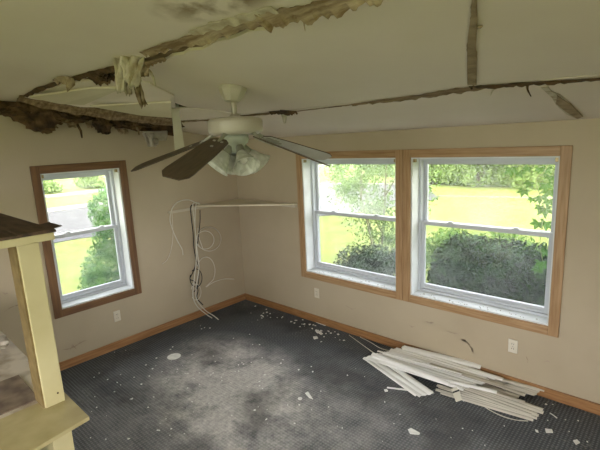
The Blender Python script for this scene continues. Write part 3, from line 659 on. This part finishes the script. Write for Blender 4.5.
local(obj('shelf_board', boxes(((.01, -3.4, 1.672), (2.225, -2.845, 1.705))), M_cream, bevel=.003), us)
local(obj('plywood_top', boxes(((.01, -3.42, 1.705), (2.22, -2.835, 1.716))), M_plyt), us)
g = [[Vector((x, y, 1.718 + .012 * max(0, (y + 2.93) / .12) ** 2 * (1 if x > 1.9 else .3))) for y in (-2.98, -2.93, -2.88, -2.835, -2.81)] for x in (2.05, 2.11, 2.17, 2.225)]
local(obj('peeled_veneer', sheet(g, .003), M_plyt), us)
# odd things on the counter
tag(obj('crumpled_cloth', lump((1.28, -2.99, .936), (.10, .07, .03), 41, 4, .45, 2.2), mat('pale_cloth', (.55, .50, .42), .9, scale=12, col2=(.40, .35, .28)), smooth=True), 'crumpled pale cloth lying at the back of the counter', 'cloth')
tag(obj('crumpled_paper', lump((1.0, -3.06, .958), (.09, .06, .05), 44, 3, .5, 2.4), mat('pale_wrap', (.6, .56, .48), .8, scale=12, col2=(.45, .4, .32))), 'small heap of crumpled paper behind the cloth on the counter', 'paper')

# ================================================================== PILE OF BLIND SLATS
def slat_mesh(L, wv, bow, th=.003, name='blind_slat'):
    bm = bmesh.new(); V = []
    for i in range(3):
        x = L * (i / 2 - .5)
        V.append([bm.verts.new((x, wv * (j / 4 - .5), bow * (1 - (j / 2 - 1) ** 2))) for j in range(5)])
    for i in range(2):
        for j in range(4): bm.faces.new((V[i][j], V[i + 1][j], V[i + 1][j + 1], V[i][j + 1]))
    bm.normal_update(); bmesh.ops.solidify(bm, geom=bm.faces[:], thickness=th); bmesh.ops.recalc_face_normals(bm, faces=bm.faces[:])
    me = bpy.data.meshes.new(name); bm.to_mesh(me); bm.free(); return me
def slat(x0, y0, x1, y1, z, roll, m, label, group, wv=.048, dz=0.0):
    a = on(x0, y0, 2, z); b = on(x1, y1, 2, z + dz); d = b - a; L = d.length
    me = slat_mesh(L, wv, .006)
    o = objm('blind_slat', me, m, smooth=False); o.location = (a + b) / 2
    xa = d.normalized(); ya = Vector((0, 0, 1)).cross(xa).normalized(); za = xa.cross(ya)
    o.rotation_euler = (Matrix((xa, ya, za)).transposed() @ Matrix.Rotation(R(roll), 3, 'X')).to_euler()
    return tag(o, label, 'blind slat', group)
rs = random.Random(5)
ORD = ('first', 'second', 'third', 'fourth', 'fifth', 'sixth', 'seventh', 'eighth', 'last')
def fanout(n, A0, A1, B0, B1, z0, dz, m, label, group, wv=.048, roll=8, lift=0.0):
    for i in range(n):
        t = i / max(1, n - 1)
        ax = A0[0] + (A1[0] - A0[0]) * t + rs.uniform(-4, 4); ay = A0[1] + (A1[1] - A0[1]) * t + rs.uniform(-.5, .5)
        bx_ = B0[0] + (B1[0] - B0[0]) * t + rs.uniform(-7, 5); by = B0[1] + (B1[1] - B0[1]) * t + rs.uniform(-.5, .5)
        slat(ax, ay, bx_, by, z0 + dz * i, rs.uniform(-roll, roll), m, label.replace('slat', 'slat, ' + ORD[i] + ' from the front,', 1), group, wv * rs.uniform(.8, 1.1), lift)
# bottom layers
fanout(9, (440, 392), (437, 372), (531, 419), (546, 410), .007, .0036, M_slatd, 'dusty blind slat in the fanned right end of the pile', 'dusty slats at the right end of the pile', .042, 5)
fanout(8, (425, 368), (433, 353), (516, 398), (545, 391.5), .012, .0045, M_slatd, 'dull blind slat buried along the wall side of the pile', 'dull slats on the wall side of the pile', .045, 6)
# bundle sticking out towards the room
fanout(7, (366, 358), (376, 354), (421, 396), (437, 393), .008, .0038, M_slat, 'white blind slat in the bundle angled into the room', 'white slats angled into the room', .045, 6)
# main white layers
fanout(9, (368, 357), (392, 351), (462, 389), (488, 380), .044, .0042, M_slat, 'clean white blind slat across the middle of the pile', 'white slats across the middle of the pile', .05, 8)
fanout(6, (387, 352), (402, 347), (478, 378), (503, 379), .062, .0045, M_slat, 'white blind slat in the top layer near the wall', 'white slats on top of the pile', .05, 8)
slat(403, 347.5, 481, 366.5, .092, 14, M_slat, 'topmost wide white slat leaning along the wall on the pile', None, .07)
slat(430, 364, 504, 386, .082, -10, M_slatd, 'wide dusty slat with a square cut end on top of the pile', None, .085)
slat(455, 368, 544.5, 390, .058, 4, M_slatd, 'longest slat poking out at the right end beside the baseboard', None, .045)
slat(372, 354, 449, 384, .093, 18, M_slat, 'white slat twisted diagonally across the top of the pile', None, .045)
slat(378, 351, 462, 374, .096, -16, M_slat, 'white slat lying highest in the middle of the pile', None, .04)
slat(412, 372, 497, 392, .074, 12, M_slat, 'white slat overlapping the dusty right end of the pile', None, .04)
slat(445, 377, 525, 402, .05, -8, M_slatd, 'stained slat crossing the dusty right end at a slant', None, .045)
slat(387, 387.5, 416, 391, .006, 0, M_slat, 'short white slat lying by itself on the carpet in front of the pile', None, .022)
slat(392, 366, 402, 370, .006, 0, M_slat, 'stubby white slat offcut on the carpet at the left end of the pile', None, .03)
# card tag hanging off the front
tp = [on(451, 389, 2, .045), on(458, 386.5, 2, .05), on(462, 400, 2, .012), on(456, 402, 2, .006)]
tg = empty('card_tag', tp[3]); tag(tg, 'small cream card tag hanging off the front of the slat pile', 'tag')
local(obj('card', prism(tp, (.002, -.002, .0015)), M_tag), tg)
mid_ = [tp[0].lerp(tp[3], .22), tp[1].lerp(tp[2], .22), tp[1].lerp(tp[2], .34), tp[0].lerp(tp[3], .34)]
local(obj('printed_line', prism([m_ + Vector((.004, -.004, .003)).normalized() * .003 for m_ in mid_], (.0006, -.0006, .0006)), M_black), tg)
def floor_wire(pix, rad, m, label, name='loose_cord', z=.006, zs=None):
    pts = [on(x, y, 2, (zs[i] if zs else z)) for i, (x, y) in enumerate(pix)]
    return tag(obj(name, tube(bmesh.new(), smoothpath(pts, 6), rad, 5), m, smooth=True), label, 'cord')
floor_wire([(349, 335), (360, 343), (371, 351), (381, 358)], .0035, M_cw, 'straight thin rod sticking out left of the slat pile, front one', 'tilt_wand')
floor_wire([(360, 337), (370, 342), (380, 348), (390, 351)], .0035, M_cw, 'straight thin rod sticking out left of the slat pile, one nearer the wall', 'tilt_wand')
floor_wire([(478, 401), (488, 409), (502, 416), (516, 420), (528, 421)], .0035, M_cw, 'loose white cord curving in front of the right end of the slat pile')
floor_wire([(550, 413), (553, 415), (557, 418)], .004, M_chip, 'tiny white cord scrap on the carpet right of the slat pile')

# ================================================================== FLOOR LITTER
dp = on(174, 356.5, 2, .004); dk = lathe([(.0005, 0), (.062, 0), (.066, .002), (.066, .004), (.06, .006), (.0005, .006)], 28)
o = obj('plastic_lid', dk, M_chip, smooth=False); o.location = (dp.x, dp.y, .001); tag(o, 'round white plastic lid lying flat on the carpet', 'lid')
o = obj('small_disc', lathe([(.0005, 0), (.018, 0), (.018, .006), (.0005, .006)], 16), M_chip); p = on(300, 399, 2, 0); o.location = (p.x, p.y, .001); tag(o, 'small white disc on the carpet beside a triangular shard', 'disc')
def shard(pix, label, z=.001, th=.006, m=M_chip, name='plaster_shard'):
    return tag(obj(name, prism([on(x, y, 2, z) for x, y in pix], (0, 0, th)), m), label, 'shard')
shard([(305, 393.5), (308, 392), (313, 399.5), (309, 398)], 'triangular white shard on the carpet in the middle of the floor')
shard([(408, 430), (411, 428.5), (420, 433.5), (419, 435), (410, 434)], 'wedge-shaped white shard nearest the camera on the carpet')
shard([(307, 317), (315, 319), (327, 325), (325, 326), (312, 321)], 'long thin white splinter by the baseboard near the corner')
shard([(315, 331), (318, 330), (323, 334), (321, 335)], 'narrow white shard standing out below the long splinter')
shard([(313, 337), (317, 336.5), (318, 338.5), (314, 339.5)], 'squarish white shard by the corner end of the right wall')
shard([(384, 390), (387, 389.5), (388, 391.5), (385, 392)], 'little white flake beside the lone short slat')
shard([(535, 430), (538, 431), (538.5, 433), (536, 432)], 'small white shard on the dark carpet at the lower right')
shard([(573, 441), (577, 440), (580, 443), (576, 445)], 'pale shard at the lower right edge of the floor')
shard([(545, 429), (552, 430), (553, 433), (546, 433)], 'chalky smear-like flake in front of the right baseboard')
# tiny chips: nothing tells them apart
chipm = []
for s in range(8):
    rr = random.Random(100 + s); n = rr.randint(4, 6)
    pts = [(.011 * rr.uniform(.45, 1.2) * math.cos(2 * math.pi * i / n), .011 * rr.uniform(.35, 1.0) * math.sin(2 * math.pi * i / n), 0) for i in range(n)]
    bm = prism(pts, (0, 0, .004)); me = bpy.data.meshes.new('plaster_chip'); bm.to_mesh(me); bm.free(); me.materials.append(M_chip); chipm.append(me)
rc = random.Random(77); placed = 0
def chip(px_, py_, s):
    global placed
    p = on(px_, py_, 2, 0)
    if not (.05 < p.x < 5 and -4 < p.y < -.05): return
    o = bpy.data.objects.new('plaster_chip', rc.choice(chipm)); C.objects.link(o); o.location = (p.x, p.y, .0008); o.rotation_euler = (0, 0, rc.uniform(0, 6.28)); o.scale = (s, s, min(s, 1.2))
    tag(o, 'tiny white plaster chip scattered over the dark carpet', 'plaster chip', 'tiny plaster chips on the carpet'); placed += 1
for _ in range(16): chip(rc.uniform(255, 350), 303 + rc.uniform(0, 18) + (0), rc.uniform(.5, 1.3)) if True else None
for _ in range(40):
    t = rc.random(); chip(258 + 90 * t + rc.uniform(-6, 6), 305 + 30 * t + rc.uniform(0, 9), rc.uniform(.7, 1.7))
for _ in range(85): chip(rc.gauss(225, 60), rc.gauss(370, 32), rc.uniform(.4, 1.1))
for _ in range(35): chip(rc.uniform(90, 200), rc.uniform(340, 440), rc.uniform(.4, 1.1))
for _ in range(40): chip(rc.uniform(300, 600), rc.uniform(375, 448), rc.uniform(.35, .9))
# debris on the window sills
for (x0, x1, n) in ((1.2, 2.25, 26), (2.5, 3.55, 30)):
    for _ in range(n):
        o = bpy.data.objects.new('paint_flake', rc.choice(chipm)); C.objects.link(o); s = rc.uniform(.4, 1.0)
        o.location = (rc.uniform(x0, x1), rc.uniform(.012, .065), .52 + TW + .0125); o.rotation_euler = (0, 0, rc.uniform(0, 6)); o.scale = (s, s, .6)
        tag(o, 'tiny dark flake of debris on the white sill of the right-hand windows', 'debris flake', 'dark flakes on the window sills')
        o.data = o.data if False else o.data
M_flake = mat('dark_flake', (.16, .12, .08), .9)
fl_me = chipm[0].copy(); fl_me.materials.clear(); fl_me.materials.append(M_flake)
for o in C.objects:
    if o.name.startswith('paint_flake'): o.data = fl_me

# ================================================================== OUTDOORS
GZ = -.42
lawn = struct(obj('lawn', boxes(((-90, -60, GZ - .3), (60, 90, GZ))), M_lawn))
road_pts = [(-9.2, -40), (-8.7, 1.0), (-7, 5), (-4.4, 7.6), (-3.4, 10.2), (-3.0, 12.4), (-5.5, 16.5), (-11, 15.3), (-14.5, 10), (-15.6, 4), (-16.6, -40)]
struct(obj('road', prism([(x, y, GZ) for x, y in road_pts], (0, 0, .02)), M_road))
kerb = [(-15.6, 4.0), (-14.5, 10), (-11, 15.3), (-5.5, 16.5), (-5.5, 17.1), (-11.3, 16.0), (-15.4, 10.4), (-17.0, 4.0), (-18.2, -40), (-16.6, -40)]
struct(obj('kerb', prism([(x, y, GZ) for x, y in kerb], (0, 0, .05)), M_walk))
walk = [(-3.4, 13.0), (2.0, 14.3), (10, 16), (10, 16.35), (2, 14.6), (-3.4, 13.3)]
struct(obj('garden_path', prism([(x, y, GZ) for x, y in walk], (0, 0, .03)), mat('dusty_path', (.17, .17, .12), .9, scale=2, col2=(.14, .15, .08))))
struct(obj('far_road', boxes(((-24.4, -60, GZ), (-22.6, 80, GZ + .03))), M_walk))

def foliage(name, centers, n, size, m, seed, parent, shell=.55):
    """leaves scattered through ellipsoids (c, (rx,ry,rz)); each leaf a folded diamond"""
    rg = np.random.default_rng(seed); vol = np.array([c[1][0] * c[1][1] * c[1][2] for c in centers]) ** .67; vol /= vol.sum()
    idx = rg.choice(len(centers), n, p=vol); cc = np.array([c[0] for c in centers])[idx]; rr = np.array([c[1] for c in centers])[idx]
    d = rg.normal(size=(n, 3)); d /= np.linalg.norm(d, axis=1)[:, None]; rad = shell + (1 - shell) * rg.random(n)
    P = cc + d * rr * rad[:, None]
    u = rg.normal(size=(n, 3)); u /= np.linalg.norm(u, axis=1)[:, None]; v = np.cross(u, rg.normal(size=(n, 3))); v /= np.linalg.norm(v, axis=1)[:, None]; nn = np.cross(u, v)
    s = size * rg.uniform(.6, 1.3, n)[:, None]
    V = np.stack([P - u * s, P + v * s * .42 + nn * s * .15, P + u * s, P - v * s * .42 + nn * s * .15], 1).reshape(-1, 3)
    me = bpy.data.meshes.new(name); me.vertices.add(4 * n); me.vertices.foreach_set('co', V.ravel())
    tri = np.stack([np.arange(n) * 4, np.arange(n) * 4 + 1, np.arange(n) * 4 + 2, np.arange(n) * 4, np.arange(n) * 4 + 2, np.arange(n) * 4 + 3], 1).astype(np.int32).ravel()
    me.loops.add(6 * n); me.loops.foreach_set('vertex_index', tri); me.polygons.add(2 * n); me.polygons.foreach_set('loop_start', np.arange(0, 6 * n, 3, dtype=np.int32))
    me.update(); me.validate()
    o = objm(name, me, m); local(o, parent); o['kind'] = 'stuff'; return o
def stems(parent, lst, m=M_bark):
    for pts, r0 in lst:
        pp = smoothpath(pts, 4); local(obj('stem', tube(bmesh.new(), pp, [r0 * (1 - .75 * i / (len(pp) - 1)) for i in range(len(pp))], 6), m), parent)

# loose shrub in front of the left half of the double window
s1 = empty('leafy_shrub', (.75, 2.1, GZ)); tag(s1, 'loose open shrub with thin stems outside the left sash of the double window', 'shrub')
stems(s1, [([(.75, 2.1, GZ), (.85, 2.1, .6), (.93, 2.05, 1.3), (1.0, 2.0, 2.0)], .022), ([(.75, 2.12, GZ), (.6, 2.2, .5), (.35, 2.25, 1.1), (.2, 2.3, 1.7)], .018), ([(.78, 2.1, GZ), (1.1, 2.15, .4), (1.4, 2.2, 1.0), (1.5, 2.2, 1.7)], .018), ([(.75, 2.1, GZ), (.7, 2.0, .5), (.6, 1.9, 1.2), (.65, 1.9, 1.9)], .015),
   ([(.85, 2.1, .6), (.6, 2.1, 1.0), (.45, 2.1, 1.5)], .010), ([(.93, 2.05, 1.2), (1.2, 2.0, 1.6), (1.3, 2.0, 2.0)], .009)])
foliage('leaves', [((.95, 2.05, 1.75), (.5, .3, .5)), ((.3, 2.2, 1.35), (.5, .35, .4)), ((1.35, 2.15, 1.35), (.4, .3, .6)), ((.75, 2.1, 1.0), (.8, .4, .55)), ((.65, 1.95, 1.7), (.35, .3, .4)), ((.0, 2.3, 1.2), (.35, .3, .35)), ((.9, 2.2, .5), (.7, .4, .35)), ((-.2, 2.4, 1.6), (.4, .3, .4))], 6200, .032, L_pale, 11, s1, .05)
# dark hedge under the windows
def hedge(name, label, x0, x1, y0, y1, z1, seed, n, m=L_hedge, size=.05):
    e = empty(name, ((x0 + x1) / 2, (y0 + y1) / 2, GZ)); tag(e, label, 'hedge', None)
    rh = random.Random(seed); cs = []
    for i in range(16):
        x = rh.uniform(x0 + .25, x1 - .25); y = rh.uniform(y0 + .2, y1 - .2); zt = z1 * rh.uniform(.78, 1.0)
        cs.append(((x, y, (GZ + zt) / 2), (.36, .34, (zt - GZ) / 2)))
    foliage('foliage', cs, n, size, m, seed, e, .72)
    # woody dark core
    for i in range(6):
        x = rh.uniform(x0 + .2, x1 - .2); y = (y0 + y1) / 2
        stems(e, [([(x, y, GZ), (x + rh.uniform(-.2, .2), y + .05, .1), (x + rh.uniform(-.3, .3), y, z1 - .25)], .03)])
    return e
hedge('hedge_bush', 'dense dark green hedge bush outside the lower right-hand window', 1.9, 3.75, .9, 2.0, .93, 3, 30000, size=.034)
hedge('low_bush', 'low dark rounded bush at the foot of the open shrub outside', .60, 1.66, .95, 1.75, .62, 5, 12000, size=.03)
# paler growth behind the hedge
g1 = empty('pale_bush', (2.4, 3.0, GZ)); tag(g1, 'pale green bush showing above the dark hedge', 'bush')
foliage('foliage', [((1.6, 3.0, .1), (.6, .4, .5)), ((2.3, 3.1, .1), (.7, .4, .52)), ((3.0, 3.0, .05), (.6, .4, .45))], 5000, .05, L_pale, 21, g1, .6)
stems(g1, [([(2.3, 3.05, GZ), (2.3, 3.05, .1), (2.35, 3.05, .5)], .03)])
# bush outside the left window
b1 = empty('roadside_bush', (-2.3, -.75, GZ)); tag(b1, 'bright green leafy bush outside the small left window', 'bush')
foliage('foliage', [((-2.3, -.80, .15), (.5, .42, .55)), ((-2.3, -.62, .75), (.42, .36, .5)), ((-2.4, -.70, 1.15), (.3, .26, .35)), ((-2.1, -1.05, .0), (.35, .33, .4)), ((-2.2, -.35, .5), (.5, .4, .6))], 15000, .03, L_bush, 31, b1, .55)
stems(b1, [([(-2.3, -.72, GZ), (-2.3, -.7, .3), (-2.35, -.7, 1.0)], .025), ([(-2.3, -.75, GZ), (-2.2, -.9, .0), (-2.1, -1.0, .3)], .018)])
# creeper hanging outside the right window
def leaf5(size):
    bm = bmesh.new()
    for k in range(5):
        a = R(-90 + (k - 2) * 48); L_ = size * (1.0, .92, .7)[abs(k - 2)]; d = Vector((math.cos(a), math.sin(a), 0)); s = Vector((-d.y, d.x, 0))
        c = bm.verts.new((0, 0, 0)); t = bm.verts.new(d * L_ + Vector((0, 0, -.12 * L_))); m1 = bm.verts.new(d * L_ * .55 + Vector((0, 0, .03 * L_)))
        l1 = bm.verts.new(d * L_ * .5 + s * L_ * .22 - Vector((0, 0, .02 * L_))); r1 = bm.verts.new(d * L_ * .5 - s * L_ * .22 - Vector((0, 0, .02 * L_)))
        for f in ((c, l1, m1), (l1, t, m1), (c, m1, r1), (m1, t, r1)): bm.faces.new(f)
    me = bpy.data.meshes.new('leaf'); bm.to_mesh(me); bm.free(); me.materials.append(L_vine); return me
vn = empty('creeper_vine', (3.45, .5, 2.2)); tag(vn, 'bright green five-fingered creeper hanging outside the right-hand window', 'vine')
VY = .45
vp = [Vector((3.42, VY, 2.21))] + [on(x, y, 1, VY) for x, y in ((556, 140), (550, 158), (544, 172), (536, 180), (540, 195), (545, 210), (542, 225), (540, 245), (543, 262))]
stems(vn, [(vp, .006), ([on(x, y, 1, VY) for x, y in ((552, 150), (540, 162), (528, 166), (515, 166), (508, 167))], .004), ([on(x, y, 1, VY) for x, y in ((542, 175), (533, 178), (527, 188))], .003)], mat('vine_stem', (.30, .34, .14), .7))
lm = leaf5(.085); rv = random.Random(3)
for (x, y, s) in [(511, 168, 1.0), (519, 172, .8), (528, 167, .7), (547, 168, .9), (539, 168, .6), (524, 190, .9), (530, 182, .8), (532, 198, .6), (546, 184, 1.0), (541, 196, 1.1), (549, 200, .9), (545, 208, 1.1), (540, 206, .7), (546, 222, 1.2), (538, 222, 1.0), (549, 190, 1.0), (550, 176, .8), (541, 262, 1.2), (545, 250, .9), (538, 268, .8), (549, 232, .8)]:
    p = on(x, y, 1, VY + rv.uniform(-.05, .05)); l = bpy.data.objects.new('leaf', lm); C.objects.link(l)
    l.location = p; l.rotation_euler = (R(75 + rv.uniform(-30, 25)), R(rv.uniform(-25, 25)), R(rv.uniform(-35, 35))); l.scale = (s, s, s); local(l, vn)
# trees beyond the lawn
def tree(name, label, x, y, h, rx, seed, n, m, size, cat='tree', group=None, lo=.25):
    e = empty(name, (x, y, GZ)); tag(e, label, cat, group); rt = random.Random(seed); cs = []
    for i in range(9):
        a = rt.uniform(0, 6.28); q = rt.uniform(0, .6) * rx
        cs.append(((x + q * math.cos(a), y + q * math.sin(a), GZ + h * rt.uniform(lo + .12, .8)), (rx * rt.uniform(.35, .5), rx * rt.uniform(.35, .5), h * rt.uniform(.16, .24))))
    for i in range(5): cs.append(((x + rx * (i / 2 - 1) * .8, y + rt.uniform(-.3, .3), GZ + h * .16), (rx * .5, rx * .45, h * .18)))
    foliage('crown', cs, n, size, m, seed, e, .5)
    local(obj('trunk', tube(bmesh.new(), [(x, y, GZ), (x + .1, y, GZ + h * .3), (x, y, GZ + h * .6)], [.22, .17, .1], 8), M_bark), e)
i = 0
for (x, y, h, rx, lab) in [(-10.5, 22, 4.5, 2.0, 'leftmost pale tree behind the lawn, seen left of the window mullion'), (-6.0, 17.6, 3.6, 1.7, 'pale tree behind the lawn just at the window mullion'), (-3.2, 17.2, 3.4, 1.7, 'pale tree behind the lawn at the left of the right-hand window'), (-.6, 17.6, 3.7, 1.7, 'broad pale tree behind the garden path, middle of the right-hand window'), (2.0, 18.0, 3.6, 1.7, 'pale tree behind the garden path left of the creeper'), (4.7, 18.4, 3.5, 1.7, 'rightmost pale tree behind the garden path, hidden by the creeper')]:
    tree('lawn_tree', lab, x, y, h, rx, 50 + i, 9000, L_far, .11, lo=-.08); i += 1
for (x, y, h, rx, lab) in [(-27, 2.2, 1.3, 1.5, 'leftmost low hazy bush beyond the road through the small window'), (-27, 5.4, 1.9, 1.6, 'second hazy bush from the left beyond the road'), (-27, 8.6, 2.2, 1.7, 'third hazy bush from the left beyond the road'), (-27, 11.8, 2.1, 1.6, 'fourth hazy bush from the left beyond the road'), (-27, 15.0, 1.8, 1.6, 'rightmost hazy bush beyond the road through the small window')]:
    tree('far_bush', lab, x, y, h, rx, 70 + i, 3500, L_far, .15, 'bush', lo=-.02); i += 1
